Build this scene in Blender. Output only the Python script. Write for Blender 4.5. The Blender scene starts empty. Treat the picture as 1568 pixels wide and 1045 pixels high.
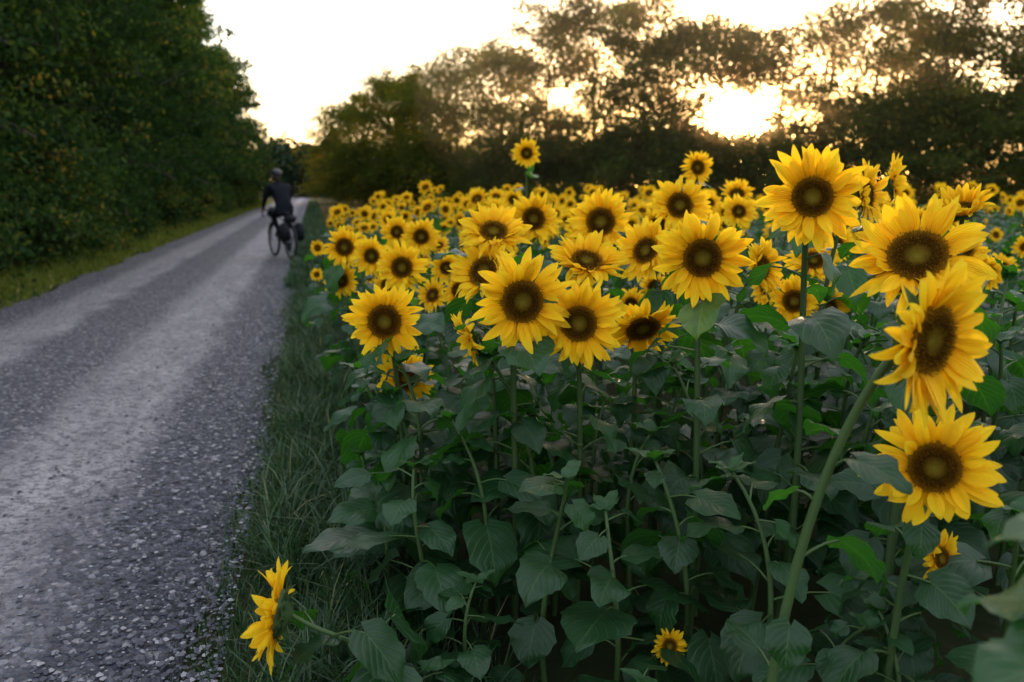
import bpy, math, numpy as np
from mathutils import Vector, Matrix
rng=np.random.default_rng(7)
R=math.radians
scene=bpy.context.scene
col=scene.collection
U=lambda a,b,n=None: rng.uniform(a,b,n)

# ---------------------------------------------------------------- mesh builder
class MB:
    def __init__(s): s.V=[];s.UV=[];s.RN=[];s.F=[];s.M=[];s.n=0
    def add(s,V,F,uv=None,rnd=0.5,mat=0):
        V=np.asarray(V,float).reshape(-1,3); F=np.asarray(F,int)
        s.V.append(V); s.F.append(F+s.n); s.M.append(np.full(len(F),mat,int))
        s.UV.append(np.zeros((len(V),2)) if uv is None else np.asarray(uv,float).reshape(-1,2))
        s.RN.append(np.broadcast_to(np.asarray(rnd,float),(len(V),)).copy()); s.n+=len(V)
    def build(s,name,mats,smooth=True,parent=None):
        V=np.concatenate(s.V); UV=np.concatenate(s.UV); RN=np.concatenate(s.RN)
        loops=np.concatenate([f.ravel() for f in s.F]); tot=np.concatenate([np.full(len(f),f.shape[1]) for f in s.F])
        start=np.concatenate([[0],np.cumsum(tot)[:-1]]); mi=np.concatenate(s.M)
        me=bpy.data.meshes.new(name)
        me.vertices.add(len(V)); me.vertices.foreach_set('co',V.ravel())
        me.loops.add(len(loops)); me.loops.foreach_set('vertex_index',loops.astype(np.int32))
        me.polygons.add(len(tot)); me.polygons.foreach_set('loop_start',start.astype(np.int32))
        me.polygons.foreach_set('material_index',mi.astype(np.int32))
        me.polygons.foreach_set('use_smooth',np.full(len(tot),smooth))
        me.update(calc_edges=True)
        ul=me.uv_layers.new(name='UVMap'); ul.data.foreach_set('uv',UV[loops].ravel())
        at=me.attributes.new('rnd','FLOAT','POINT'); at.data.foreach_set('value',RN)
        for m in mats: me.materials.append(m)
        ob=bpy.data.objects.new(name,me); col.objects.link(ob)
        if parent: ob.parent=parent
        return ob
def empty(name,loc=(0,0,0)):
    e=bpy.data.objects.new(name,None); e.location=loc; e.empty_display_size=.2; col.objects.link(e); return e
def gridF(nu,nv,closed=False):
    F=[]
    for j in range(nv-1):
        for i in range(nu if closed else nu-1):
            i2=(i+1)%nu
            F.append((j*nu+i,j*nu+i2,(j+1)*nu+i2,(j+1)*nu+i))
    return np.array(F)
def tube(mb,P,rad,n=8,mat=0,rnd=.5,cap=True):
    P=np.asarray(P,float); k=len(P); rad=np.broadcast_to(np.asarray(rad,float),(k,))
    T=np.gradient(P,axis=0); T/=np.linalg.norm(T,axis=1)[:,None]+1e-9
    up=np.array([0,0,1.]) if abs(T[0][2])<.9 else np.array([1.,0,0])
    a=np.cross(T[0],up); a/=np.linalg.norm(a)
    V=[];UV=[]
    th=np.linspace(0,2*math.pi,n,endpoint=False)
    for i in range(k):
        a=a-T[i]*np.dot(a,T[i]); a/=np.linalg.norm(a)+1e-9; b=np.cross(T[i],a)
        V.append(P[i]+rad[i]*(np.cos(th)[:,None]*a+np.sin(th)[:,None]*b)); UV.append(np.stack([th/6.283,np.full(n,i/(k-1))],1))
    mb.add(np.concatenate(V),gridF(n,k,True),np.concatenate(UV),rnd,mat)
    if cap:
        for r0 in (V[0][::-1],V[-1]): mb.add(r0,[list(range(n))],None,rnd,mat)
def bez(p0,p1,p2,p3,n):
    t=np.linspace(0,1,n)[:,None]; p0,p1,p2,p3=[np.asarray(p,float) for p in (p0,p1,p2,p3)]
    return (1-t)**3*p0+3*(1-t)**2*t*p1+3*(1-t)*t*t*p2+t**3*p3

# ---------------------------------------------------------------- materials
def mat(name):
    m=bpy.data.materials.new(name); m.use_nodes=True; nt=m.node_tree; nt.nodes.clear()
    out=nt.nodes.new('ShaderNodeOutputMaterial'); return m,nt,out
def N(nt,t,**k):
    n=nt.nodes.new(t)
    for a,b in k.items():
        if a in n.inputs: n.inputs[a].default_value=b
        else: setattr(n,a,b)
    return n
def L(nt,a,b): nt.links.new(a,b)
def ramp(nt,src,stops,interp='LINEAR'):
    r=nt.nodes.new('ShaderNodeValToRGB'); r.color_ramp.interpolation=interp
    e=r.color_ramp.elements
    while len(e)>1: e.remove(e[-1])
    e[0].position=stops[0][0]; e[0].color=(*stops[0][1],1)
    for p,c in stops[1:]:
        x=e.new(p); x.color=(*c,1)
    L(nt,src,r.inputs[0]); return r.outputs[0]
def math_(nt,op,a,b=None,c=None,clamp=False):
    n=nt.nodes.new('ShaderNodeMath'); n.operation=op; n.use_clamp=clamp
    for i,v in enumerate((a,b,c)):
        if v is None: continue
        if isinstance(v,(int,float)): n.inputs[i].default_value=v
        else: L(nt,v,n.inputs[i])
    return n.outputs[0]
def mixc(nt,f,a,b,mode='MIX'):
    n=nt.nodes.new('ShaderNodeMix'); n.data_type='RGBA'; n.blend_type=mode
    for i,v in ((0,f),(6,a),(7,b)):
        if isinstance(v,(int,float)): n.inputs[i].default_value=v
        elif isinstance(v,tuple): n.inputs[i].default_value=(*v,1)
        else: L(nt,v,n.inputs[i])
    return n.outputs[2]
def leafmat(name,stops,trans_mul,tfac,rough=.5,spec=.4,veins=False):
    m,nt,out=mat(name)
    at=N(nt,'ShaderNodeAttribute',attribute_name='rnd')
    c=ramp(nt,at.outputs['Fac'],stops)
    if spec>0:
        bs=N(nt,'ShaderNodeBsdfPrincipled',Roughness=rough); bs.inputs['Specular IOR Level'].default_value=spec
    else: bs=N(nt,'ShaderNodeBsdfDiffuse')
    if veins:
        uv=N(nt,'ShaderNodeUVMap'); sp=N(nt,'ShaderNodeSeparateXYZ'); L(nt,uv.outputs[0],sp.inputs[0])
        ax=math_(nt,'ABSOLUTE',math_(nt,'SUBTRACT',sp.outputs[0],.5))
        mid=math_(nt,'LESS_THAN',ax,.018)
        ph=math_(nt,'SUBTRACT',math_(nt,'MULTIPLY',sp.outputs[1],6.0),math_(nt,'MULTIPLY',ax,6.0))
        fr=math_(nt,'ABSOLUTE',math_(nt,'SUBTRACT',math_(nt,'FRACT',ph),.5))
        side=math_(nt,'SMOOTH_MIN',math_(nt,'MULTIPLY',fr,11.0),1.0,.1)
        v=math_(nt,'MAXIMUM',mid,math_(nt,'SUBTRACT',1.0,side,clamp=True))
        no=N(nt,'ShaderNodeTexNoise',Scale=12.0,Detail=2.0)
        tc=N(nt,'ShaderNodeTexCoord'); L(nt,tc.outputs['Object'],no.inputs['Vector'])
        c=mixc(nt,math_(nt,'MULTIPLY',no.outputs[0],.4),c,(.026,.082,.026))
        c=mixc(nt,math_(nt,'MULTIPLY',v,.26),c,(.09,.17,.06))
        pil=math_(nt,'SINE',math_(nt,'MULTIPLY',ph,6.283))
        h=math_(nt,'ADD',math_(nt,'MULTIPLY',v,-.6),math_(nt,'ADD',math_(nt,'MULTIPLY',pil,.2),math_(nt,'MULTIPLY',no.outputs[0],2.0)))
        bp=N(nt,'ShaderNodeBump',Strength=.4,Distance=.005); L(nt,h,bp.inputs['Height']); L(nt,bp.outputs[0],bs.inputs['Normal'])
    L(nt,c,bs.inputs[0])
    tr=N(nt,'ShaderNodeBsdfTranslucent'); L(nt,mixc(nt,1.0,c,trans_mul,'MULTIPLY'),tr.inputs[0])
    mx=N(nt,'ShaderNodeMixShader',Fac=tfac); L(nt,bs.outputs[0],mx.inputs[1]); L(nt,tr.outputs[0],mx.inputs[2]); L(nt,mx.outputs[0],out.inputs[0])
    return m
def plain(name,c,rough=.6,metal=0,noise=.3,scale=20,spec=.5):
    m,nt,out=mat(name); bs=N(nt,'ShaderNodeBsdfPrincipled',Roughness=rough,Metallic=metal); bs.inputs['Specular IOR Level'].default_value=spec
    tc=N(nt,'ShaderNodeTexCoord'); no=N(nt,'ShaderNodeTexNoise',Scale=scale,Detail=3.0); L(nt,tc.outputs['Object'],no.inputs['Vector'])
    L(nt,mixc(nt,no.outputs[0],tuple(x*(1-noise) for x in c),tuple(min(1,x*(1+noise)) for x in c)),bs.inputs['Base Color'])
    L(nt,bs.outputs[0],out.inputs[0]); return m

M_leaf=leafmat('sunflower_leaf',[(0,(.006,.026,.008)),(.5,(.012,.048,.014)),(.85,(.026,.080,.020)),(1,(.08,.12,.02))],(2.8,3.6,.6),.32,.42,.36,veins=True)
M_green=leafmat('sunflower_stem_green',[(0,(.035,.07,.022)),(1,(.07,.12,.035))],(1.3,1.5,.6),.15,.55,.3)
def petal_mat():
    m,nt,out=mat('sunflower_petal')
    at=N(nt,'ShaderNodeAttribute',attribute_name='rnd')
    uv=N(nt,'ShaderNodeUVMap'); sp=N(nt,'ShaderNodeSeparateXYZ'); L(nt,uv.outputs[0],sp.inputs[0])
    c=ramp(nt,sp.outputs[1],[(0,(.84,.36,.003)),(.25,(.97,.58,.008)),(.7,(1.0,.69,.02)),(1,(1.0,.73,.03))])
    c=mixc(nt,math_(nt,'MULTIPLY',at.outputs['Fac'],.36),c,(.88,.42,.004))
    w=math_(nt,'SINE',math_(nt,'MULTIPLY',sp.outputs[0],44.0))
    c=mixc(nt,math_(nt,'MULTIPLY',math_(nt,'ADD',w,1.0),.08),c,(.78,.34,.004))
    bs=N(nt,'ShaderNodeBsdfPrincipled',Roughness=.6); bs.inputs['Specular IOR Level'].default_value=.12
    L(nt,c,bs.inputs['Base Color'])
    bp=N(nt,'ShaderNodeBump',Strength=.6,Distance=.0018); L(nt,w,bp.inputs['Height']); L(nt,bp.outputs[0],bs.inputs['Normal'])
    tr=N(nt,'ShaderNodeBsdfTranslucent'); L(nt,c,tr.inputs[0])
    mx=N(nt,'ShaderNodeMixShader',Fac=.42); L(nt,bs.outputs[0],mx.inputs[1]); L(nt,tr.outputs[0],mx.inputs[2]); L(nt,mx.outputs[0],out.inputs[0])
    return m
M_petal=petal_mat()
def disc_mat():
    m,nt,out=mat('sunflower_disc'); uv=N(nt,'ShaderNodeUVMap'); sp=N(nt,'ShaderNodeSeparateXYZ'); L(nt,uv.outputs[0],sp.inputs[0])
    a=ramp(nt,sp.outputs[0],[(0,(.13,.10,.012)),(.28,(.09,.055,.006)),(.45,(.03,.014,.002)),(.70,(.05,.020,.003)),(.86,(.15,.065,.005)),(1,(.26,.12,.006))])
    c=mixc(nt,math_(nt,'MULTIPLY',math_(nt,'POWER',sp.outputs[1],1.8),.85),a,(.55,.26,.015))
    bs=N(nt,'ShaderNodeBsdfDiffuse'); L(nt,c,bs.inputs[0]); L(nt,bs.outputs[0],out.inputs[0]); return m
M_disc=disc_mat()
SUN=[M_green,M_leaf,M_petal,M_disc]
M_tree=leafmat('tree_foliage',[(0,(.03,.045,.012)),(.5,(.055,.075,.017)),(.85,(.10,.11,.022)),(1,(.22,.14,.03))],(2.4,1.8,.6),.42,.6,0)
M_hedge=leafmat('hedgerow_foliage',[(0,(.010,.025,.011)),(.5,(.028,.058,.019)),(.88,(.08,.11,.028)),(1,(.18,.14,.03))],(1.6,1.7,.6),.3,.6,0)
M_far=leafmat('distant_foliage',[(0,(.02,.035,.02)),(1,(.05,.07,.035))],(1,1,1),.1,.6,0)
M_grass=leafmat('grass_blades',[(0,(.012,.034,.012)),(.6,(.025,.064,.021)),(.85,(.06,.09,.03)),(1,(.22,.18,.08))],(1.3,1.6,.7),.22,.5,.35)
M_bark=plain('tree_bark',(.05,.038,.028),.9,0,.5,8)

# ---------------------------------------------------------------- sunflower parts
def basis(n):
    n=np.asarray(n,float); n/=np.linalg.norm(n)
    up=np.array([0,0,1.]) if abs(n[2])<.95 else np.array([0,1.,0])
    x=np.cross(up,n); x/=np.linalg.norm(x); y=np.cross(n,x); return np.stack([x,y,n])
tP=np.array([0,.12,.3,.48,.65,.8,.92,1.]); wP=np.array([.45,.70,.95,1.,.93,.72,.40,.04])
acr=np.linspace(-1,1,5); PF=gridF(5,8)
def petal(th,r0,z0,Lh,W,a0,a1,tw,side,rnd,wp=wP,cup=.25):
    e=a0+a1*tP; dl=np.diff(tP,prepend=0)*Lh
    rr=r0+np.cumsum(dl*np.cos(e)); zz=z0+np.cumsum(dl*np.sin(e)); ss=side*tP**2*Lh
    w=wp*W*.5
    x=acr[None,:]*w[:,None]; lift=(np.abs(acr)**1.5)[None,:]*w[:,None]*cup+np.array([0,.12,-.02,.12,0])[None,:]*w[:,None]
    t=tw*tP[:,None]
    xs=x*np.cos(t)-lift*np.sin(t); ls=x*np.sin(t)+lift*np.cos(t)
    rad=rr[:,None]-ls*np.sin(e)[:,None]; z=zz[:,None]+ls*np.cos(e)[:,None]; tan=xs+ss[:,None]
    X=rad*math.cos(th)-tan*math.sin(th); Y=rad*math.sin(th)+tan*math.cos(th)
    V=np.stack([X,Y,z],-1).reshape(-1,3)
    uv=np.stack(np.broadcast_arrays((acr[None,:]+1)/2,tP[:,None]),-1).reshape(-1,2)
    return V,uv
def head(mb,C,nrm,D,nfl=420,droop=0.,young=0.):
    B=basis(nrm); C=np.asarray(C,float)
    put=lambda V: (V*D)@B+C
    Rd=.205*U(.9,1.12)
    rr=np.linspace(0.001,1,9); th=np.linspace(0,2*math.pi,28,endpoint=False)
    prof=.030+.03*(1-rr**2)-.028*np.exp(-(rr/.3)**2)
    V=np.stack([Rd*rr[:,None]*np.cos(th),Rd*rr[:,None]*np.sin(th),np.broadcast_to(prof[:,None],(9,28))],-1).reshape(-1,3)
    uv=np.stack([np.broadcast_to(rr[:,None],(9,28)),np.zeros((9,28))],-1).reshape(-1,2)
    mb.add(put(V),gridF(28,9,True),uv,.5,3)
    k=np.arange(nfl)+.5; r=np.sqrt(k/nfl); a=k*2.39996+U(0,6)
    zc=.030+.03*(1-r**2)-.028*np.exp(-(r/.3)**2)
    s=Rd*1.0/math.sqrt(nfl)*(.75+.35*r); hgt=s*(1.4+2.0*r)*U(.5,1.5,nfl)
    cx=Rd*r*np.cos(a); cy=Rd*r*np.sin(a)
    fv=np.zeros((nfl,5,3)); rot=U(0,6,nfl)
    for q in range(4):
        fv[:,q,0]=cx+s*np.cos(rot+q*math.pi/2); fv[:,q,1]=cy+s*np.sin(rot+q*math.pi/2); fv[:,q,2]=zc-.003
    tilt=U(-.5,.8,nfl)
    fv[:,4,0]=cx+np.cos(a)*hgt*tilt; fv[:,4,1]=cy+np.sin(a)*hgt*tilt; fv[:,4,2]=zc+hgt
    base=np.arange(nfl)[:,None]*5
    F=np.concatenate([base+np.array([[0,1,4]]),base+np.array([[1,2,4]]),base+np.array([[2,3,4]]),base+np.array([[3,0,4]])])
    fuv=np.zeros((nfl,5,2)); fuv[:,:,0]=r[:,None]; fuv[:,4,1]=rng.random(nfl)**1.3*(.5+.5*r)
    mb.add(put(fv.reshape(-1,3)),F,fuv.reshape(-1,2),.5,3)
    for lay,(n,Lh,a0,z0) in enumerate(((int(U(19,23)),.31,.05,.0),(int(U(17,22)),.29,.28,.012),(int(U(8,13)),.235,.5,.02))):
        ph=U(0,6)
        for i in range(n):
            if rng.random()<.04: continue
            t=ph+(i+U(-.38,.38))*2*math.pi/n
            l=Lh*U(.74,1.13); e0=a0+U(-.25,.3)+young; e1=U(-.8,.5)-droop*(.5+.5*rng.random())
            if rng.random()<.12: e1+=U(.3,.9)
            V,uv=petal(t,Rd*.93,z0+.02,l,U(.076,.118),e0,e1,U(-.9,.9),U(-.25,.25),0,cup=U(.1,.7))
            mb.add(put(V),PF,uv,min(1,abs(rng.normal(0,.45))),2)
    wb=np.array([1,1.,.92,.75,.5,.3,.13,.02])
    for lay,(n,r0,l) in enumerate(((17,.15,.17),(13,.10,.15))):
        ph=U(0,6)
        for i in range(n):
            V,uv=petal(ph+i*2*math.pi/n+U(-.1,.1),r0,-.02-.022*lay,l*U(.8,1.25),.085,U(-.15,.2)-.12*lay,U(-.9,.6),U(-.3,.3),U(-.1,.1),0,wb,.2)
            mb.add(put(V),PF,uv,U(0,.8),0)
    rr=np.array([1,.95,.8,.55,.3,.1]); zz=np.array([.03,-.005,-.035,-.06,-.085,-.11]); th=np.linspace(0,2*math.pi,16,endpoint=False)
    V=np.stack([Rd*rr[:,None]*np.cos(th),Rd*rr[:,None]*np.sin(th),np.broadcast_to(zz[:,None],(6,16))],-1).reshape(-1,3)
    mb.add(put(V),gridF(16,6,True)[:,::-1],None,.3,0)
    return C-B[2]*D*.10
nL,nW=11,9
tl=np.linspace(0,1,nL); wl=np.interp(tl,[0,.05,.15,.3,.45,.6,.75,.88,1],[.18,.62,.93,1,.93,.76,.5,.24,.01]); al=np.linspace(-1,1,nW)
LF=gridF(nW,nL)
def leaf(mb,P,phi,e0,bend,Ln,W,roll,rnd):
    h=np.array([math.cos(phi),math.sin(phi),0]); sd=np.array([-math.sin(phi),math.cos(phi),0]); z=np.array([0,0,1.])
    e=e0-bend*tl**1.2; dl=Ln/(nL-1)
    cum=np.concatenate([[0],np.cumsum(np.cos(e[1:])*dl)]); cz=np.concatenate([[0],np.cumsum(np.sin(e[1:])*dl)])
    fold=U(.05,.4); wav=U(.03,.08); ph=U(0,6)
    V=[]
    for j in range(nL):
        fw=math.cos(e[j])*h+math.sin(e[j])*z; nr=-math.sin(e[j])*h+math.cos(e[j])*z
        s2=math.cos(roll)*sd+math.sin(roll)*nr; n2=-math.sin(roll)*sd+math.cos(roll)*nr
        w=wl[j]*W*.5*(1+.05*math.sin(j*2.7+ph))
        c=P+cum[j]*h+cz[j]*z
        for a in al:
            back=-(abs(a)**1.6)*.20*W*max(0,1-tl[j]*3.2)
            V.append(c+s2*a*w+fw*back+n2*(abs(a)*w*fold-a*a*w*fold*.7+wav*Ln*abs(a)*math.sin(j*1.25+ph+a*1.5)-.012*Ln*(math.cos(j*math.pi)*abs(a))))
    uv=np.stack(np.broadcast_arrays((al[None,:]+1)/2,tl[:,None]),-1).reshape(-1,2)
    mb.add(V,LF,uv,rnd,1)
def leaves_on(mb,path,n,t0,t1,size,lod=1,avoid=None):
    k=len(path); phi=U(0,6.28)
    for i in range(n):
        t=t0+(t1-t0)*(i+U(0,.6))/n; f=t*(k-1); j=min(k-2,int(f)); P=path[j]+(path[j+1]-path[j])*(f-j)
        phi+=2.4+U(-.5,.5)
        s=size*U(.6,1.25)*(1.05-.5*max(0,t-.55)/.45); pl=s*U(.4,.85)
        h=np.array([math.cos(phi),math.sin(phi),0]); up=U(.15,.95)
        d1=h*math.cos(up)+np.array([0,0,1])*math.sin(up)
        E=P+d1*pl*.6+h*pl*.35
        pp=bez(P,P+d1*pl*.4,P+d1*pl*.6,E,4)
        tube(mb,pp,[.0042,.0035,.003,.0026],5,0,.6,False)
        leaf(mb,E,phi+U(-.3,.3),U(-.9,.35),U(.3,1.3),s,s*U(.74,.98),U(-.6,.6),rng.beta(2,3)*(.35+.8*min(1,P[2]/1.1)))  # lower leaves get darker tones: canopy shade put into the leaf colour
def stem_path(base,neck,nrm,D):
    nrm=np.asarray(nrm,float); nrm=nrm/np.linalg.norm(nrm)
    H=neck[2]-base[2]
    P1=base+np.array([U(-.03,.03),U(-.03,.03),H*.6])
    P2=neck-nrm*min(.13,D*.5)+np.array([0,0,-.18*min(1,H)])
    return bez(base,P1,P2,neck,14)
def plant(mb,C,nrm,D,base=None,nl=12,ls=.18,nfl=420,droop=0,young=0,t0=.16,t1=.93):
    C=np.asarray(C,float); nk=head(mb,C,nrm,D,nfl,droop,young)
    if base is None:
        nn=np.asarray(nrm)/np.linalg.norm(nrm); base=np.array([C[0]-nn[0]*.12+U(-.04,.04),C[1]-nn[1]*.12+U(-.02,.08),-.01])
    pa=stem_path(np.asarray(base,float),nk,nrm,D)
    rb=.0045+.013*D*min(1.2,C[2])
    tube(mb,pa,np.linspace(rb*1.35,rb*.85,14),8,0,U(.0,.7),False)
    leaves_on(mb,pa,nl,t0,t1,ls)
def nv(yaw,pitch):
    y=R(yaw);p=R(pitch); return np.array([math.sin(y)*math.cos(p),-math.cos(y)*math.cos(p),math.sin(p)])

heroes=[ # X,Y,Z,D,yaw,pitch,droop,young
(-.434,2.69,1.046,.28,-3,2,0,0),(.028,2.38,1.159,.325,16,4,.1,0),(.207,2.43,1.083,.30,-4,6,.15,0),
(.56,2.35,1.293,.31,-6,0,0,0),(.828,2.235,1.469,.32,-12,8,0,.1),(.967,1.903,1.332,.33,-30,34,0,.1),
(.78,1.473,1.217,.345,30,-2,.2,.12),(.90,1.617,.912,.29,-18,10,.1,0),(-.07,3.02,1.325,.29,5,48,0,.1),
(-.10,2.92,1.19,.27,-30,30,0,.2),(.27,2.9,1.225,.30,10,55,0,.2),(-.13,2.555,1.02,.2,-75,-25,.6,.4),
(.445,2.68,1.03,.27,8,-38,.3,0),(-.40,2.92,.79,.24,8,12,0,0),(-.58,1.83,.447,.28,-84,10,0,.1),
(.434,2.0,.253,.11,10,15,0,0),(1.04,1.80,.61,.15,28,20,0,.1),(.11,6.16,1.743,.24,0,5,0,0),
(1.16,5.11,1.614,.22,15,5,0,0),(1.286,2.95,1.47,.27,45,10,0,0),(1.50,3.2,1.50,.26,60,15,0,.1),
(1.30,2.33,1.43,.2,-40,60,0,.8),(.735,3.55,1.416,.28,0,12,0,0),(.379,3.43,1.35,.28,-10,10,0,0),
(.10,3.84,1.348,.28,12,5,0,0),(.49,2.9,1.268,.28,-40,20,0,0),(1.247,3.3,1.194,.24,-10,35,0,0),
(1.06,2.97,1.075,.22,-10,10,0,.1),(.936,3.0,1.2,.24,40,10,0,0),(-.526,3.8,1.118,.27,5,12,0,0),
(-.789,4.5,1.114,.25,-8,0,0,0),(-1.03,4.92,1.133,.26,5,0,0,0),(-.75,5.24,1.207,.24,0,5,0,0),
(-.57,5.03,1.19,.25,8,0,0,0),(-1.07,4.98,.92,.23,-8,6,0,0),(-.365,4.4,1.058,.2,14,0,0,0),
(1.28,4.56,1.357,.23,0,20,0,0),(1.27,3.17,1.02,.19,20,10,0,.1),(-1.7,7.0,.97,.14,0,0,0,0),(-1.62,6.6,.78,.12,0,0,0,0),
]
for i,(x,y,z,D,yw,pt,dr,yg) in enumerate(heroes):
    rng=np.random.default_rng(500+i)
    p=empty('sunflower',(0,0,0)); mb=MB()
    bs=None
    if i==14: bs=(-.22,1.98,-.01)
    if i==6: bs=(.58,1.66,-.01)
    near=y<3.2
    nl=13 if near else 9
    if z<.5: nl=8
    ls=.14+.035*(D>.25)+.02*U(-1,1) if z>.4 else .11
    t1=.93
    if i in(6,): nl,ls,t1=6,.13,.75
    if i in(5,7): nl,ls,t1=8,.13,.85
    if i==12: t1=.75
    plant(mb,(x,y,z),nv(yw,pt),D,bs,nl,ls,900 if y<2.8 else 350,dr,yg,.16,t1)
    mb.build('flower_stem_and_leaves',SUN,parent=p)
fld=empty('sunflower_field')
rng=np.random.default_rng(11)
var=[]
for i in range(14):
    mb=MB(); H=U(1.1,1.42); plant(mb,(0,-.08,H),nv(U(-48,48),U(-15,50)),U(.20,.28),(U(-.03,.03),0,-.01),9,.155,160,0,abs(rng.normal(0,.18)))
    o=mb.build('sunflower_plant',SUN,parent=fld); var.append(o)
low=[]
for i in range(8):
    mb=MB(); H=U(.75,.95); pa=bez((0,0,-.01),(U(-.05,.05),U(-.05,.05),H*.4),(U(-.08,.08),U(-.08,.08),H*.7),(U(-.1,.1),U(-.1,.1),H),14)
    tube(mb,pa,np.linspace(.011,.005,14),7,0,.4); leaves_on(mb,pa,12,.2,1.0,.175)
    for q in range(4): leaf(mb,pa[-1],U(0,6.28),U(.4,1.1),U(.2,.9),U(.06,.1),U(.04,.06),0,.7)
    low.append(mb.build('sunflower_leafy_plant',SUN,parent=fld))
def inst(src,x,y,rz,s,sz=1):
    o=bpy.data.objects.new(src.name,src.data); o.location=(x,y,0); o.rotation_euler=(0,0,rz); o.scale=(s,s,s*sz); o.parent=fld; col.objects.link(o)
pts=[(h[0],h[1]) for h in heroes]
cnt=0
y=2.6
while y<19:
    g=.38+.012*max(0,y-4)
    for ix in range(-20,60):
        x=ix*g+U(-.17,.17); yy=y+U(-.17,.17); c=x+.245*yy
        if c<.22 or x>.85*yy+1.5: continue
        pr_=(.80 if x/yy<.28 else .52)+.2*math.sin(x*2.1+yy*1.3)
        headed=yy>3.5 and not (yy<4.2 and min(math.hypot(x-a,yy-b) for a,b in pts)<.3) and rng.random()<pr_
        if headed:
            edge=min(1,.80+.12*(c-.2)/1.0)
            s=U(.80,1.08)*edge
            if yy<5: s*=.93
            inst(var[int(U(0,14))],x,yy,R(U(-30,30)),s)
        else:
            inst(low[int(U(0,8))],x,yy,U(0,6.28),U(.85,1.15)*(1.0+.15*(x/yy>.28)))
        cnt+=1
    y+=g
for x,y,s in [(-.42,2.55,.75),(-.25,2.35,.8),(-.15,2.1,.6),(.1,2.2,.8),(.3,2.1,.75),(.5,2.15,.85),(.7,2.0,.85),(.8,1.85,.7),(.95,1.75,.65),(1.1,2.1,1.0),(1.2,1.8,.85),
              (1.3,2.4,1.15),(.78,1.45,.5),(1.0,1.4,.55),(1.25,1.45,.8),(1.45,1.9,1.15),(1.6,2.3,1.3),(-.3,2.0,.35),(.3,1.75,.45),(-.55,2.9,.7),(-.5,3.3,.75),(1.7,2.8,1.4),(1.35,2.75,1.2),(.9,2.5,1.05),(.4,2.5,.9),
              (-.1,2.45,.85),(.15,2.6,.95),(-.35,2.75,.85),(.65,2.6,1.05),(1.15,2.45,1.2),(1.05,1.05,.8)]:
    inst(low[int(U(0,8))],x,y,U(0,6.28),1.0 if s>.7 else .8,s)
for o in var: o.location=(3+U(-1,1),20+U(0,1),0)
for o in low: o.location=(6+U(-1,1),20+U(0,1),0)
# a flowerless plant right beside the photographer
rng=np.random.default_rng(77); mb=MB(); pa=bez((.80,.86,-.01),(.78,.86,.5),(.77,.88,.9),(.76,.9,1.08),12); tube(mb,pa,np.linspace(.011,.006,12),8,0,.4)
for (z,phi,Ln,e0) in ((1.09,3.05,.14,.15),(.93,3.3,.18,.12),(.97,2.3,.16,-.1),(.85,3.7,.17,.1),(.82,1.6,.17,-.2),(1.02,.3,.16,.1),(.7,2.7,.2,-.3)):
    P0=np.array([.775,.89,z-.05]); h=np.array([math.cos(phi),math.sin(phi),0]); E=P0+h*.06+np.array([0,0,.05])
    tube(mb,[P0,P0+h*.03+[0,0,.035],E],[.0045,.0035,.003],5,0,.5,False); leaf(mb,E,phi,e0,.6,Ln,Ln*.82,U(-.2,.2),.7)
p=empty('sunflower_leafy_plant'); mb.build('stem_and_leaves',SUN,parent=p)

# ---------------------------------------------------------------- ground and road
def ground_mat():
    m,nt,out=mat('ground_soil_and_grass'); tc=N(nt,'ShaderNodeTexCoord')
    n1=N(nt,'ShaderNodeTexNoise',Scale=.35,Detail=3.0); n2=N(nt,'ShaderNodeTexNoise',Scale=14.0,Detail=5.0,Roughness=.7)
    for n in (n1,n2): L(nt,tc.outputs['Object'],n.inputs['Vector'])
    a=ramp(nt,n2.outputs[0],[(.3,(.012,.012,.008)),(.55,(.028,.028,.014)),(.75,(.05,.045,.025))])
    c=mixc(nt,ramp(nt,n1.outputs[0],[(.4,(0,0,0)),(.65,(1,1,1))]),a,(.03,.042,.018))
    sp=N(nt,'ShaderNodeSeparateXYZ'); L(nt,tc.outputs['Object'],sp.inputs[0])
    far=ramp(nt,math_(nt,'DIVIDE',sp.outputs[1],60.0),[(.34,(0,0,0)),(.40,(.7,.7,.7))])
    c=mixc(nt,far,c,(.11,.085,.045))
    bs=N(nt,'ShaderNodeBsdfDiffuse'); L(nt,c,bs.inputs[0])
    L(nt,bs.outputs[0],out.inputs[0]); return m
mb=MB(); xs=np.linspace(-600,600,41); ys=np.linspace(-200,900,41)
mb.add(np.array([(x,y,0) for y in ys for x in xs]),gridF(41,41)); mb.build('ground',[ground_mat()])
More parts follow.
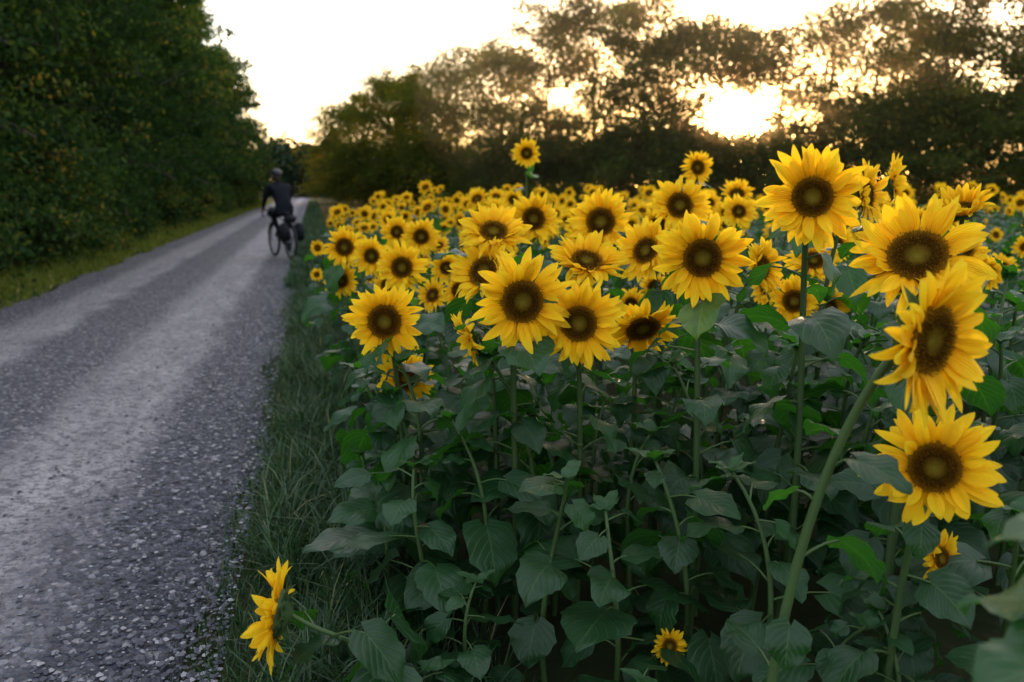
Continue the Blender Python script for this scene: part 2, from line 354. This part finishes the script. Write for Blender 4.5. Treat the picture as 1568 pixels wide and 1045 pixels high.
def road_mat():
    m,nt,out=mat('road_gravel'); uv=N(nt,'ShaderNodeUVMap')
    n0=N(nt,'ShaderNodeTexNoise',Scale=1.1,Detail=3.0,Roughness=.6); L(nt,uv.outputs[0],n0.inputs['Vector'])
    sp=N(nt,'ShaderNodeSeparateXYZ'); L(nt,uv.outputs[0],sp.inputs[0])
    mp=N(nt,'ShaderNodeMapping'); mp.inputs['Scale'].default_value=(1,.35,1); L(nt,uv.outputs[0],mp.inputs[0])
    n1=N(nt,'ShaderNodeTexNoise',Scale=3.2,Detail=6.0,Roughness=.65); L(nt,mp.outputs[0],n1.inputs['Vector'])
    cc=math_(nt,'ADD',sp.outputs[0],math_(nt,'MULTIPLY',math_(nt,'SUBTRACT',n1.outputs[0],.5),.6))
    t=math_(nt,'DIVIDE',cc,3.5)
    track=ramp(nt,t,[(0,(.0,)*3),(.15,(.0,)*3),(.22,(.95,)*3),(.36,(1,)*3),(.43,(.05,)*3),(.61,(.0,)*3),(.67,(.95,)*3),(.80,(.9,)*3),(.88,(.05,)*3)])
    st=N(nt,'ShaderNodeTexVoronoi',Scale=40.0); L(nt,uv.outputs[0],st.inputs['Vector'])
    st2=N(nt,'ShaderNodeTexVoronoi',Scale=70.0); L(nt,uv.outputs[0],st2.inputs['Vector'])
    sc=N(nt,'ShaderNodeSeparateColor'); L(nt,st.outputs['Color'],sc.inputs[0])
    sc2=N(nt,'ShaderNodeSeparateColor'); L(nt,st2.outputs['Color'],sc2.inputs[0])
    gr=ramp(nt,sc.outputs[0],[(0,(.013,.014,.021)),(.5,(.036,.038,.052)),(.85,(.075,.076,.092)),(1,(.24,.23,.24))])
    ca=ramp(nt,n1.outputs[0],[(.25,(.10,.092,.10)),(.5,(.195,.182,.186)),(.75,(.30,.28,.275))])
    ca=mixc(nt,math_(nt,'MULTIPLY',math_(nt,'POWER',sc2.outputs[0],2.4),.85),ca,(.05,.049,.057))
    nb=N(nt,'ShaderNodeTexNoise',Scale=13.0,Detail=4.0,Roughness=.7); L(nt,uv.outputs[0],nb.inputs['Vector'])
    ca=mixc(nt,ramp(nt,nb.outputs[0],[(.50,(0,)*3),(.59,(.85,)*3)]),ca,(.05,.049,.057))
    tk=math_(nt,'MULTIPLY',track,math_(nt,'MULTIPLY_ADD',n0.outputs[0],.9,.5),clamp=True)
    c=mixc(nt,tk,gr,ca)
    bs=N(nt,'ShaderNodeBsdfPrincipled',Roughness=.75); L(nt,c,bs.inputs['Base Color'])
    h=math_(nt,'MULTIPLY',math_(nt,'SUBTRACT',1.0,math_(nt,'MULTIPLY',st.outputs['Distance'],1.0)),math_(nt,'SUBTRACT',1.15,tk))
    h=math_(nt,'ADD',h,math_(nt,'MULTIPLY',nb.outputs[0],1.2))
    bp=N(nt,'ShaderNodeBump',Strength=1.0,Distance=.035); L(nt,h,bp.inputs['Height']); L(nt,bp.outputs[0],bs.inputs['Normal'])
    L(nt,bs.outputs[0],out.inputs[0]); return m
M_road=road_mat()
mb=MB(); cs=np.linspace(-.40,-3.95,26); aa=np.concatenate([np.linspace(-6,20,105),np.linspace(21,108,40)])
V=[];UVs=[]
for a in aa:
    for q,c in enumerate(cs):
        e=.06*math.sin(a*1.7)+.05*math.sin(a*4.3+1) if q in(0,25) else 0
        x,y=c+e-.2380*a,.9713*a; t=(-.40-c)/3.55
        z=.035*math.sin(math.pi*t)+.006-.016*(math.exp(-((t-.3)/.1)**2)+math.exp(-((t-.75)/.1)**2))+.003*math.sin(a*2.3+c*5)
        V.append((x,y,max(z,.005))); UVs.append((-.40-c,a))
mb.add(V,gridF(26,len(aa))[:,::-1],UVs); mb.build('road',[M_road])
rng=np.random.default_rng(21)
mb=MB(); n=17000
aS=2.0+12*rng.random(n)**1.7; w=rng.random(n)
cS=np.where(w<.5,-.35-abs(rng.normal(0,.3,n)),np.where(w<.7,-2.2+rng.normal(0,.25,n),np.where(w<.92,U(-3.9,-.4,n),-3.85+rng.normal(0,.15,n))))
sx,sy=cS-.238*aS,.9713*aS; s=(.004+.011*rng.random(n)**3)
o8=np.array([(1,0,0),(.6,.7,.1),(-.2,1,0),(-1,.3,0),(-.7,-.7,.1),(.4,-.9,0),(.1,.1,.8),(.0,0,-.6)])
V=o8[None]*s[:,None,None]*U(.6,1.3,(n,8,1))*np.array([1,1,.75]); an=U(0,6.28,n); ca,sa=np.cos(an)[:,None],np.sin(an)[:,None]
X=V[...,0]*ca-V[...,1]*sa+sx[:,None]; Y=V[...,0]*sa+V[...,1]*ca+sy[:,None]; Z=V[...,2]+(.022+.3*s)[:,None]
b=np.arange(n)[:,None]*8
F=np.concatenate([b+np.array([[i,(i+1)%6,6]]) for i in range(6)]+[b+np.array([[(i+1)%6,i,7]]) for i in range(6)])
def stone_mat():
    m,nt,out=mat('loose_gravel'); at=N(nt,'ShaderNodeAttribute',attribute_name='rnd')
    bs=N(nt,'ShaderNodeBsdfPrincipled',Roughness=.75); L(nt,ramp(nt,at.outputs['Fac'],[(0,(.025,.026,.034)),(.6,(.065,.067,.08)),(1,(.26,.25,.25))]),bs.inputs['Base Color']); L(nt,bs.outputs[0],out.inputs[0]); return m
mb.add(np.stack([X,Y,Z],-1).reshape(-1,3),F,None,np.repeat(rng.random(n)**1.5,8)); mb.build('gravel',[stone_mat()],smooth=False)
def grass(mb,x,y,h,w,lean=.5):
    n=len(x); ph=U(0,6.28,n); le=U(.1,1,n)*lean; t=np.array([0,.35,.7,1.])
    fa=ph+U(-1,1,n)
    P=np.zeros((n,4,2,3)); d=(le*h)[:,None]*t[None]**2
    for sgn,k in ((-1,0),(1,1)):
        ww=w[:,None]*np.array([1,.9,.55,.06])[None]*sgn*.5
        P[:,:,k,0]=x[:,None]+np.cos(ph)[:,None]*d-np.sin(fa)[:,None]*ww
        P[:,:,k,1]=y[:,None]+np.sin(ph)[:,None]*d+np.cos(fa)[:,None]*ww
        P[:,:,k,2]=h[:,None]*(t[None]-.35*(le[:,None]*t[None]**3))
    b=np.arange(n)[:,None]*8; F=np.concatenate([b+np.array([[2*j,2*j+1,2*j+3,2*j+2]]) for j in range(3)])
    mb.add(P.reshape(-1,3),F,None,np.repeat(np.clip(rng.beta(2,3,n)+(rng.random(n)<.04)*.5,0,1),8))
mb=MB()
n=26000; a=1.6+11*rng.random(n)**1.5; c=U(-.52,.5,n); c=np.where(rng.random(n)<.5,-.1+.25*rng.normal(0,1,n),c)
k=c>-.60+.10*np.sin(a*1.9)+.06*np.sin(a*5.1); a,c=a[k],c[k]; hh=U(.04,.16,len(a))*np.clip((c+.62)*2.4,.3,1.7)
grass(mb,c-.238*a,.9713*a,hh,U(.003,.007,len(a)),.9)
nt_=90; ta=1.9+8*rng.random(nt_)**1.3; tcn=U(-.22,.2,nt_)
for i in range(nt_):
    m_=36; aa_=ta[i]+rng.normal(0,.05,m_); cc_=tcn[i]+rng.normal(0,.05,m_)
    grass(mb,cc_-.238*aa_,.9713*aa_,U(.15,.36,m_),U(.006,.013,m_),1.0)
n=14000; a=12+70*rng.random(n)**1.3; c=U(-.5,.4,n); grass(mb,c-.238*a,.9713*a,U(.08,.25,n),U(.01,.03,n),.7)
mb.build('grass_verge',[M_grass])
mb=MB(); n=40000; a=6+75*rng.random(n)**1.4; c=U(-5.6,-3.85,n); k=c<-3.9+.10*np.sin(a*1.3)+.08*np.sin(a*4); a,c=a[k],c[k]
hh=U(.05,.2,len(a))*np.clip((-3.6-c)*1.3,.5,2.2); grass(mb,c-.238*a,.9713*a,hh,U(.006,.02,len(a))*(1+a/40),.8)
M_grass2=leafmat('verge_grass_light',[(0,(.06,.09,.02)),(.6,(.14,.16,.03)),(.85,(.21,.20,.05)),(1,(.35,.28,.1))],(1.3,1.4,.6),.3,.55,0)
mb.build('grass_verge',[M_grass2])
mb=MB(); n=30000; y=U(20,48,n); x=U(-12,45,n); k=x+.245*y>.3; x,y=x[k],y[k]
grass(mb,x,y,U(.15,.5,len(x)),U(.01,.03,len(x)),.7)
M_mead=leafmat('meadow_dry_grass',[(0,(.06,.06,.025)),(.6,(.11,.09,.04)),(1,(.2,.15,.08))],(1.2,1.1,.7),.3,.7,0)
mb.build('meadow_grass',[M_mead])

# ---------------------------------------------------------------- trees
def leafcloud(mb,C,sig,per,size,asp=.55,mat_=0,droop=.0,tone=0):
    C=np.asarray(C,float); m=len(C); n=m*per
    ct=np.repeat(np.clip(rng.normal(.38+tone,.24,m),0,1),per)
    sg=np.repeat(U(.5,1.35,m),per)[:,None]
    P=np.repeat(C,per,0)+rng.normal(0,1,(n,3))*np.asarray(sig)*sg
    a=rng.normal(0,1,(n,3)); a[:,2]-=droop; a/=np.linalg.norm(a,axis=1)[:,None]
    b=np.cross(a,rng.normal(0,1,(n,3))); b/=np.linalg.norm(b,axis=1)[:,None]+1e-9
    s=size*U(.6,1.3,n)[:,None]*.5; a*=s; b*=s*asp
    P[:,2]=np.maximum(P[:,2],.05)
    V=np.stack([P-a,P+b+a*.1,P+a,P-b+a*.1],1).reshape(-1,3)
    mb.add(V,np.arange(n*4).reshape(n,4),None,np.repeat(np.clip(ct+rng.normal(0,.13,n)+(rng.random(n)<.02)*.4,0,1),4),mat_)
def tree(name,x,y,h,cr,cb,nlimb=16,per=70,size=.16,sig=.38,M=M_tree,dens=1.0,lean=(0,0),tr=.16,tone=0,droop=.3,extra=0):
    p=empty(name,(x,y,0)); tb=MB(); cl=[]
    k=9; tz=np.linspace(-.05,h*.93,k); wob=np.cumsum(rng.normal(0,.12,(k,2)),0)*np.linspace(0,1,k)[:,None]
    T=np.stack([wob[:,0]+lean[0]*tz/h,wob[:,1]+lean[1]*tz/h,tz],1)
    tube(tb,T,tr*np.linspace(1,.12,k)**.8*np.array([1.35]+[1]*(k-1)),8)
    ph=U(0,6)
    for i in range(nlimb):
        f=cb+(.95-cb)*(i+U(0,.8))/nlimb; z=f*h*.95; j=min(k-2,int(z/(h*.93)*(k-1))); S=T[j]+(T[j+1]-T[j])*(z/(h*.93)*(k-1)-j)
        ph+=2.4+U(-.4,.4); g_=(f-cb)/(1-cb)
        ln=cr*(1.15-.60*g_**2.2)*U(.7,1.15)*(.75+.25*min(1,g_*4+.3)); up=U(.0,.6)+.4*g_
        d=np.array([math.cos(ph)*math.cos(up),math.sin(ph)*math.cos(up),math.sin(up)])
        E=S+d*ln; Q=bez(S,S+d*ln*.3,S+d*ln*.6+np.array([0,0,.12*ln]),E+np.array([0,0,-droop*.3*ln]),7)
        tube(tb,Q,tr*.36*(1-.5*g_)*np.linspace(1,.12,7),5,cap=False)
        for q in range(2,7):
            ns=2 if q<6 else 1
            for _ in range(ns):
                dd=rng.normal(0,1,3); dd[2]=abs(dd[2])*.5; dd/=np.linalg.norm(dd); l2=ln*U(.15,.45)
                tip=Q[q]+dd*l2
                tube(tb,[Q[q],Q[q]+dd*l2*.5+[0,0,.03],tip],[tr*.09,tr*.05,.006],4,cap=False)
                if rng.random()<dens: cl.append(tip)
                if rng.random()<.6*dens: cl.append(Q[q]+dd*l2*.5)
    for _ in range(extra):
        a=U(0,6.28); rr=cr*math.sqrt(rng.random())*.85; cl.append((rr*math.cos(a),rr*math.sin(a),U(.3,h*.5)))
    tb.build('trunk_and_limbs',[M_bark],parent=p)
    lb=MB(); leafcloud(lb,cl,(sig,sig,sig*.7),per,size,tone=tone,droop=droop); lb.build('crown',[M],smooth=False,parent=p)
    return p
row=[(-15.8,74,8.3,3.4,.10,1),(-12.6,70,9.0,3.6,.12,1),(-9.5,64,9.4,3.8,.15,1),(-6.2,58,9.4,3.6,.12,1),(-3.4,54,9.8,3.6,.12,1),(-.6,51,10.0,3.5,.15,1),
     (1.9,47,11.4,3.5,.2,.95),(4.6,45,12.0,3.8,.2,1),(7.0,44,10.9,3.2,.18,1),(8.7,43,10.0,2.5,.2,.9),(13.9,43,10.0,2.3,.25,.6),(15.8,42,10.6,2.7,.22,.6),
     (17.6,40,10.9,3.0,.2,.8),(19.9,38,11.3,3.5,.15,1),(22.5,36,10.6,3.6,.12,1),(25.2,34,11.0,3.6,.1,1),(28.4,32,11.5,3.6,.1,1),(32,31,11,3.6,.1,1),(21.5,43,9.5,3,.2,1),(-7.8,66,8.8,3.4,.15,1),
     (11.2,43.5,9.8,2.7,.66,.8),(12.9,44.5,9.6,2.2,.68,.6)]
for i,(x,y,h,cr,cb,de) in enumerate(row):
    rng=np.random.default_rng(900+i)
    tree('deciduous_tree',x,y,h,cr,cb,nlimb=22 if cb<.5 else 15,per=58 if de>.6 else 46,size=.18,sig=.46,dens=de,tr=.14 if cb<.5 else .09)
rng=np.random.default_rng(31)
for i in range(32):
    t=i/31; x=-14.5+48.5*t; y=np.interp(x,[-19,-10,0,8,14,20,34],[76,62,49,42.5,41,35.5,27.5])-1.0+U(-.8,.8)
    h=np.interp(x,[-19,-2,6,10,12.5,17,22,34],[4.2,3.6,4.8,3.6,3.2,4.8,6.3,7])*U(.8,1.2)
    tree('shrub',x,y,h,2.1,.02,nlimb=14,per=52,size=.17,sig=.42,dens=1,tr=.06,tone=-.15)
for i in range(17):
    rng=np.random.default_rng(300+i)
    a=9+i*3.4; c=-7.1+U(-.5,.5); x,y=c-.238*a,.9713*a
    tree('hedgerow_tree',x,y,U(8.8,11.2),U(2.6,3.1),.02,nlimb=30,per=80 if i<8 else 50,size=.13+.05*(i>6),sig=.34,M=M_hedge,dens=1,lean=(.7,0),droop=.9,extra=30,tone=.16*max(0,(i-6)/10)-.05)  # far trees toned lighter and yellower, sunlight put into the leaf colour
rng=np.random.default_rng(41)
for i in range(20):
    a=9+i*3.0; c=-9.6+U(-.3,.3); x,y=c-.238*a,.9713*a
    tree('hedgerow_tree',x,y,U(8.5,10),2.6,.02,nlimb=16,per=36,size=.28,sig=.45,M=M_hedge,dens=1,droop=.5,extra=20)
for i in range(30):
    a=8+i*2.0; c=-5.35+U(-.2,.2); x,y=c-.238*a,.9713*a
    tree('bramble_bush',x,y,U(1.0,2.1),.85,.02,nlimb=10,per=60,size=.10,sig=.17,M=M_hedge,tr=.02,tone=.18,droop=.6)
mb=MB(); C=[]
for i in range(900):
    x=U(-120,140); top=7.0+1.9*math.sin(x*.13)+1.4*math.sin(x*.37+1)+.8*math.sin(x*1.1); C.append((x,150+U(-3,3),top*rng.random()**.7))
for i in range(500):
    x=U(-52,-17); top=6.4+1.0*math.sin(x*.35)+.6*math.sin(x*1.3)+(-.12)*(x+35); C.append((x,112+U(-2,2),top*rng.random()**.7))
leafcloud(mb,C,(1.1,1.1,.6),50,.6,.8,tone=-.05)
for i in range(60):
    x=-120+i*4.4; tube(mb,[(x,150,-.1),(x+.2,150,3),(x+.1,150,6)],[.25,.2,.1],6)
mb.build('distant_trees',[M_far],smooth=False)

# ---------------------------------------------------------------- scattering volume added round the sun gap to make its warm glow
m,nt,out=mat('sun_glow_scatter'); vs=N(nt,'ShaderNodeVolumeScatter',Density=.0055,Anisotropy=.88); vs.inputs['Color'].default_value=(1,.74,.48,1); L(nt,vs.outputs[0],out.inputs['Volume'])
mb=MB(); V=[]
for a in np.linspace(.02,math.pi-.02,20):
    for t in np.linspace(0,2*math.pi,36,endpoint=False):
        V.append((12+17*math.sin(a)*math.cos(t),42+17*math.sin(a)*math.sin(t),5.5+8.5*math.cos(a)))
mb.add(V,gridF(36,20,True)[:,::-1]); th_=36
mb.add(V[:36],[list(range(36))]); mb.add(V[-36:],[list(range(36))[::-1]])
mb.build('sun_glow_volume',[m],smooth=False)

# ---------------------------------------------------------------- bicycle + rider
M_blk=plain('rubber_black',(.012,.012,.013),.7,spec=.3); M_frame=plain('frame_paint',(.02,.022,.03),.4,.0); M_met=plain('metal',(.3,.3,.32),.4,.9)
M_jack=plain('jacket_fabric',(.007,.008,.012),.9,0,.4,15,spec=.1); M_skin=plain('skin',(.45,.26,.19),.55,0,.1); M_bag=plain('bag_fabric',(.009,.010,.012),.8,spec=.2); M_hair=plain('hair',(.03,.02,.012),.8)
M_hel=plain('helmet_shell',(.018,.02,.026),.5,spec=.25)
px,py=-4.80,16.75; head_az=R(34)
bike=empty('bicycle',(px,py,.03)); bike.rotation_euler=(0,0,head_az)
mb=MB()
def torus(mb,c,Rr,r,nn=40,m=8,mt=0):
    th=np.linspace(0,2*math.pi,nn,endpoint=False); ph=np.linspace(0,2*math.pi,m,endpoint=False)
    V=np.stack([np.broadcast_to(r*np.sin(ph)[None],(nn,m)),(Rr+r*np.cos(ph)[None])*np.cos(th)[:,None],(Rr+r*np.cos(ph)[None])*np.sin(th)[:,None]],-1).reshape(-1,3)+np.array(c)
    F=[(j*m+i,j*m+(i+1)%m,((j+1)%nn)*m+(i+1)%m,((j+1)%nn)*m+i) for j in range(nn) for i in range(m)]
    mb.add(V,F,None,.5,mt)
rw=np.array([0,-.52,.35]); fw=np.array([0,.54,.35]); BB=np.array([0,-.08,.29]); ST=np.array([0,-.23,.80]); HT=np.array([0,.36,.88]); HB=np.array([0,.41,.70])
for c in (rw,fw):
    torus(mb,c,.325,.027,mt=0); torus(mb,c,.298,.010,mt=1)
    tube(mb,[c+[-.05,0,0],c+[.05,0,0]],.02,8,2)
    for q in range(24):
        t=q*2*math.pi/24; tube(mb,[c+[.03*(-1)**q,0,0],c+[0,.3*math.cos(t),.3*math.sin(t)]],.0015,4,2)
    arc=[c+np.array([0,.378*math.cos(t),.378*math.sin(t)]) for t in np.linspace(.3,3.0,12)]
    tube(mb,arc,.02,6,0)
for a,b,r in ((BB,ST,.018),(ST+[0,.01,-.04],HT,.018),(BB,HB,.021),(HT,HB,.022),(ST,[0,-.26,.93],.013),(HT,[0,.35,.97],.014)):
    tube(mb,[a,b],r,8,1)
for sgn in (-1,1):
    o=np.array([sgn*.055,0,0]); tube(mb,[BB+o*.5,rw+o],.009,6,1); tube(mb,[ST+o*.3,rw+o],.008,6,1); tube(mb,[HB+o*.4,HB+o+[0,.02,-.06],fw+o],.011,6,1)
    tube(mb,bez([0,.36,.98],[sgn*.2,.36,.98],[sgn*.22,.36,.98],[sgn*.225,.45,.98],7),.013,7,1)
    tube(mb,bez([sgn*.225,.45,.98],[sgn*.23,.56,.97],[sgn*.235,.52,.84],[sgn*.24,.40,.84],8),.013,7,0)
    tube(mb,[rw+o+[0,0,.03],[sgn*.06,-.62,.74]],.005,5,1); tube(mb,[[sgn*.06,-.25,.74],[sgn*.06,-.72,.74]],.006,5,1)
    z=.29-sgn*.17; tube(mb,[[sgn*.06,-.08,.29],[sgn*.07,-.08,z]],.010,6,2)
    V=np.array([(x_,y_,z_) for z_ in (-.012,.012) for y_ in (-.045,.045) for x_ in (-.045,.045)])+[sgn*.125,-.08,z]
    mb.add(V,[(0,2,3,1),(4,5,7,6),(0,1,5,4),(2,6,7,3),(0,4,6,2),(1,3,7,5)],None,.5,0)
torus(mb,BB+[.045,0,0],.09,.005,mt=2); tube(mb,[BB+[.045,0,.09],rw+[.045,0,.035]],.004,4,2); tube(mb,[BB+[.045,0,-.09],rw+[.045,0,-.035]],.004,4,2)
pr=[(-.40,.0,.055),(-.38,.075,.05),(-.32,.08,.045),(-.24,.045,.04),(-.14,.02,.03),(-.11,.004,.02)]
V=[];
for yy,w_,hh_ in pr:
    for t in np.linspace(0,2*math.pi,10,endpoint=False): V.append((math.cos(t)*max(w_,.004),yy+.03,.935+math.sin(t)*hh_*.5))
mb.add(V,gridF(10,6,True),None,.5,0)
mb.build('frame_wheels_and_parts',[M_blk,M_frame,M_met],parent=bike)
def rbox(name,c,d,M,b,parent,rx=0):
    me=bpy.data.meshes.new(name); import bmesh; bm=bmesh.new(); bmesh.ops.create_cube(bm,size=1)
    for v in bm.verts: v.co=Vector((v.co.x*d[0]*(1 if v.co.z<0 else .85),v.co.y*d[1]*(1 if v.co.z<0 else .9),v.co.z*d[2]))
    bmesh.ops.bevel(bm,geom=list(bm.edges),offset=b,segments=3,affect='EDGES')
    for f in bm.faces: f.smooth=True
    bm.to_mesh(me); bm.free(); me.materials.append(M); o=bpy.data.objects.new(name,me); o.location=c; o.rotation_euler=(rx,0,0); o.parent=parent; col.objects.link(o)
rbox('pannier_right',(.155,-.60,.56),(.16,.30,.36),M_bag,.04,bike); rbox('pannier_left',(-.155,-.60,.56),(.16,.30,.36),M_bag,.04,bike)
rbox('rack_bag',(0,-.55,.83),(.20,.34,.15),M_bag,.04,bike); rbox('handlebar_bag',(0,.48,.93),(.28,.16,.20),M_bag,.04,bike)
rider=empty('cyclist',(px,py,.03)); rider.rotation_euler=(0,0,head_az)
J=[];E=[];Rr=[]
def j(p,r,par=None):
    J.append(p);Rr.append(r); 
    if par is not None: E.append((par,len(J)-1))
    return len(J)-1
pel=j((0,-.26,1.00),(.165,.13)); w1=j((0,-.19,1.13),(.165,.13),pel); ch=j((0,-.06,1.30),(.20,.15),w1); uc=j((0,.03,1.43),(.17,.125),ch)
nk=j((0,.09,1.52),(.06,.06),uc); nk2=j((0,.12,1.585),(.055,.06),nk)
for s_ in (-1,1):
    sh=j((s_*.18,.04,1.44),(.085,.085),uc); ar=j((s_*.225,.12,1.33),(.07,.07),sh); el=j((s_*.255,.2,1.21),(.058,.058),ar); fo=j((s_*.25,.31,1.12),(.048,.048),el); wr=j((s_*.235,.42,1.035),(.032,.032),fo); pa=j((s_*.228,.48,1.015),(.034,.024),wr)
    hp=j((s_*.09,-.23,.955),(.12,.12),pel)
    kn=(.02,.60) if s_==1 else (.18,.845); an=(-.13,.215) if s_==1 else (-.13,.555)
    th=j((s_*.105,(-.23+kn[0])/2,(.955+kn[1])/2+.005),(.095,.095),hp); k_=j((s_*.11,kn[0],kn[1]),(.066,.066),th)
    cf=j((s_*.11,kn[0]*.62+an[0]*.38-.015,kn[1]*.62+an[1]*.38),(.060,.062),k_); ak=j((s_*.11,an[0],an[1]),(.038,.04),cf)
    pz=(.12 if s_==1 else .46)+.035
    hl=j((s_*.11,an[0]-.03,pz+.03),(.035,.035),ak); bl=j((s_*.12,-.06,pz+.01),(.042,.03),ak); to=j((s_*.12,.02,pz),(.032,.024),bl)
me=bpy.data.meshes.new('body'); me.from_pydata(J,E,[]); ob=bpy.data.objects.new('body',me); col.objects.link(ob); ob.parent=rider
md=ob.modifiers.new('Skin','SKIN'); 
for i,r in enumerate(Rr): me.skin_vertices[0].data[i].radius=r
me.skin_vertices[0].data[0].use_root=True
ob.modifiers.new('Sub','SUBSURF').levels=2; ob.modifiers['Sub'].render_levels=2; me.materials.append(M_jack)
md.use_smooth_shade=True
def ell(mb,c,r,mt,nu=18,nvv=12,f=None,z0=0,z1=math.pi):
    V=[]
    for a in np.linspace(z0+.02,z1-.02,nvv):
        for t in np.linspace(0,2*math.pi,nu,endpoint=False):
            p=np.array([math.sin(a)*math.cos(t),math.sin(a)*math.sin(t),math.cos(a)]); 
            if f: p=f(p)
            V.append(np.array(c)+p*np.array(r))
    mb.add(V,gridF(nu,nvv,True)[:,::-1],None,.5,mt)
mb=MB(); hc=np.array([0,.165,1.675])
def hd(p):
    q=p.copy()
    if p[2]<0: q[0]*=1-.3*p[2]**2; q[1]=q[1]*(1-.12*p[2]**2)+.15*p[2]**2
    return q
ell(mb,hc,(.078,.098,.118),0,f=hd); ell(mb,hc+[0,.10,-.02],(.014,.026,.026),0,8,6)
for s_ in (-1,1): ell(mb,hc+[s_*.08,-.005,-.01],(.012,.02,.034),0,8,6); ell(mb,hc+[s_*.032,.086,.01],(.013,.012,.009),2,8,6)
ell(mb,hc+[0,.092,-.062],(.026,.012,.008),3,8,6)
ell(mb,hc+[0,-.022,-.005],(.083,.092,.105),1)
def hf(p): q=p.copy(); q[1]*=1+.08*(p[1]<0); return q
ell(mb,hc+[0,-.01,.045],(.112,.145,.10),4,24,12,hf,0,math.pi*.56)
for x_ in (-.055,0,.055): tube(mb,[hc+[x_,-.14,.06],hc+[x_,-.085,.123-.3*abs(x_)],hc+[x_,.02,.148-.4*abs(x_)],hc+[x_,.1,.105-.3*abs(x_)]],[.008,.013,.013,.006],6,4)
mb.build('head_and_helmet',[M_skin,M_hair,M_blk,plain('lips',(.4,.15,.13)),M_hel],parent=rider)
mb=MB()
for s_ in (-1,1):
    ell(mb,(s_*.228,.475,1.012),(.042,.045,.018),0,12,8)
    for q,l in enumerate((.95,1.05,1.0,.8)):
        x0=s_*(.228+(.027-.018*q)*1.0); 
        tube(mb,[(x0,.50,1.015),(x0,.50+.035*l,1.008),(x0,.50+.048*l,.985),(x0,.50+.036*l,.965),(x0,.52,.958)],[.010,.010,.009,.008,.006],6,0)
    tube(mb,[(s_*.195,.45,1.01),(s_*.185,.48,1.0),(s_*.19,.505,.985),(s_*.2,.515,.97)],[.012,.011,.010,.007],6,0)
mb.build('hands',[M_skin],parent=rider)

# ---------------------------------------------------------------- light
sd=Vector((.275,1.037,.0929)).normalized(); elev=math.asin(sd.z); az=math.atan2(sd.x,sd.y)
sl=bpy.data.lights.new('sun','SUN'); sl.energy=5.0; sl.angle=R(.6); sl.color=(1,.62,.32)
so=bpy.data.objects.new('sun',sl); so.rotation_euler=sd.to_track_quat('Z','Y').to_euler(); so.location=(20,60,30); col.objects.link(so)
w=bpy.data.worlds.new('World'); scene.world=w; w.use_nodes=True; nt=w.node_tree; nt.nodes.clear()
out=N(nt,'ShaderNodeOutputWorld'); bg=N(nt,'ShaderNodeBackground',Strength=1.08)
sky=nt.nodes.new('ShaderNodeTexSky'); sky.sky_type='NISHITA'; sky.sun_disc=False; sky.sun_elevation=elev; sky.sun_rotation=az; sky.dust_density=1.5; sky.air_density=1.0
tc=N(nt,'ShaderNodeTexCoord'); dp=nt.nodes.new('ShaderNodeVectorMath'); dp.operation='DOT_PRODUCT'
nz=nt.nodes.new('ShaderNodeVectorMath'); nz.operation='NORMALIZE'; L(nt,tc.outputs['Generated'],nz.inputs[0]); L(nt,nz.outputs[0],dp.inputs[0]); dp.inputs[1].default_value=sd
d=math_(nt,'MAXIMUM',dp.outputs['Value'],0.0)
def glow(p,col_):
    g=math_(nt,'POWER',d,float(p)); n=nt.nodes.new('ShaderNodeVectorMath'); n.operation='SCALE'; n.inputs[0].default_value=col_; L(nt,g,n.inputs['Scale']); return n.outputs[0]
def vadd(a,b): n=nt.nodes.new('ShaderNodeVectorMath'); n.operation='ADD'; L(nt,a,n.inputs[0]); L(nt,b,n.inputs[1]); return n.outputs[0]
sk=nt.nodes.new('ShaderNodeVectorMath'); sk.operation='SCALE'; L(nt,sky.outputs[0],sk.inputs[0]); sk.inputs['Scale'].default_value=.42
# ambient fill added to the sky light: brighter overhead, dimmer towards the horizon
sz=N(nt,'ShaderNodeSeparateXYZ'); L(nt,nz.outputs[0],sz.inputs[0])
vf=math_(nt,'MULTIPLY_ADD',math_(nt,'MAXIMUM',sz.outputs[2],0.0),1.3,.42)
ve=nt.nodes.new('ShaderNodeVectorMath'); ve.operation='SCALE'; ve.inputs[0].default_value=(.77,.77,.90); L(nt,vf,ve.inputs['Scale'])
tot=vadd(sk.outputs[0],ve.outputs[0])
tot=vadd(tot,glow(2,(.62,.46,.42)))
tot=vadd(tot,glow(60,(.9,.42,.16))); tot=vadd(tot,glow(900,(60,36,16)))
L(nt,tot,bg.inputs[0]); L(nt,bg.outputs[0],out.inputs[0])
# ---------------------------------------------------------------- camera
cd=bpy.data.cameras.new('camera'); cd.lens=28; cd.sensor_width=36; cd.clip_end=3000; cd.clip_start=.05
cd.dof.use_dof=True; cd.dof.focus_distance=2.35; cd.dof.aperture_fstop=2.4
cam=bpy.data.objects.new('camera',cd); cam.location=(0,0,1.5); cam.rotation_euler=(R(79),0,0); col.objects.link(cam); scene.camera=cam
scene.view_settings.view_transform='Standard'; scene.view_settings.look='None'; scene.view_settings.exposure=0
print('plants',cnt)
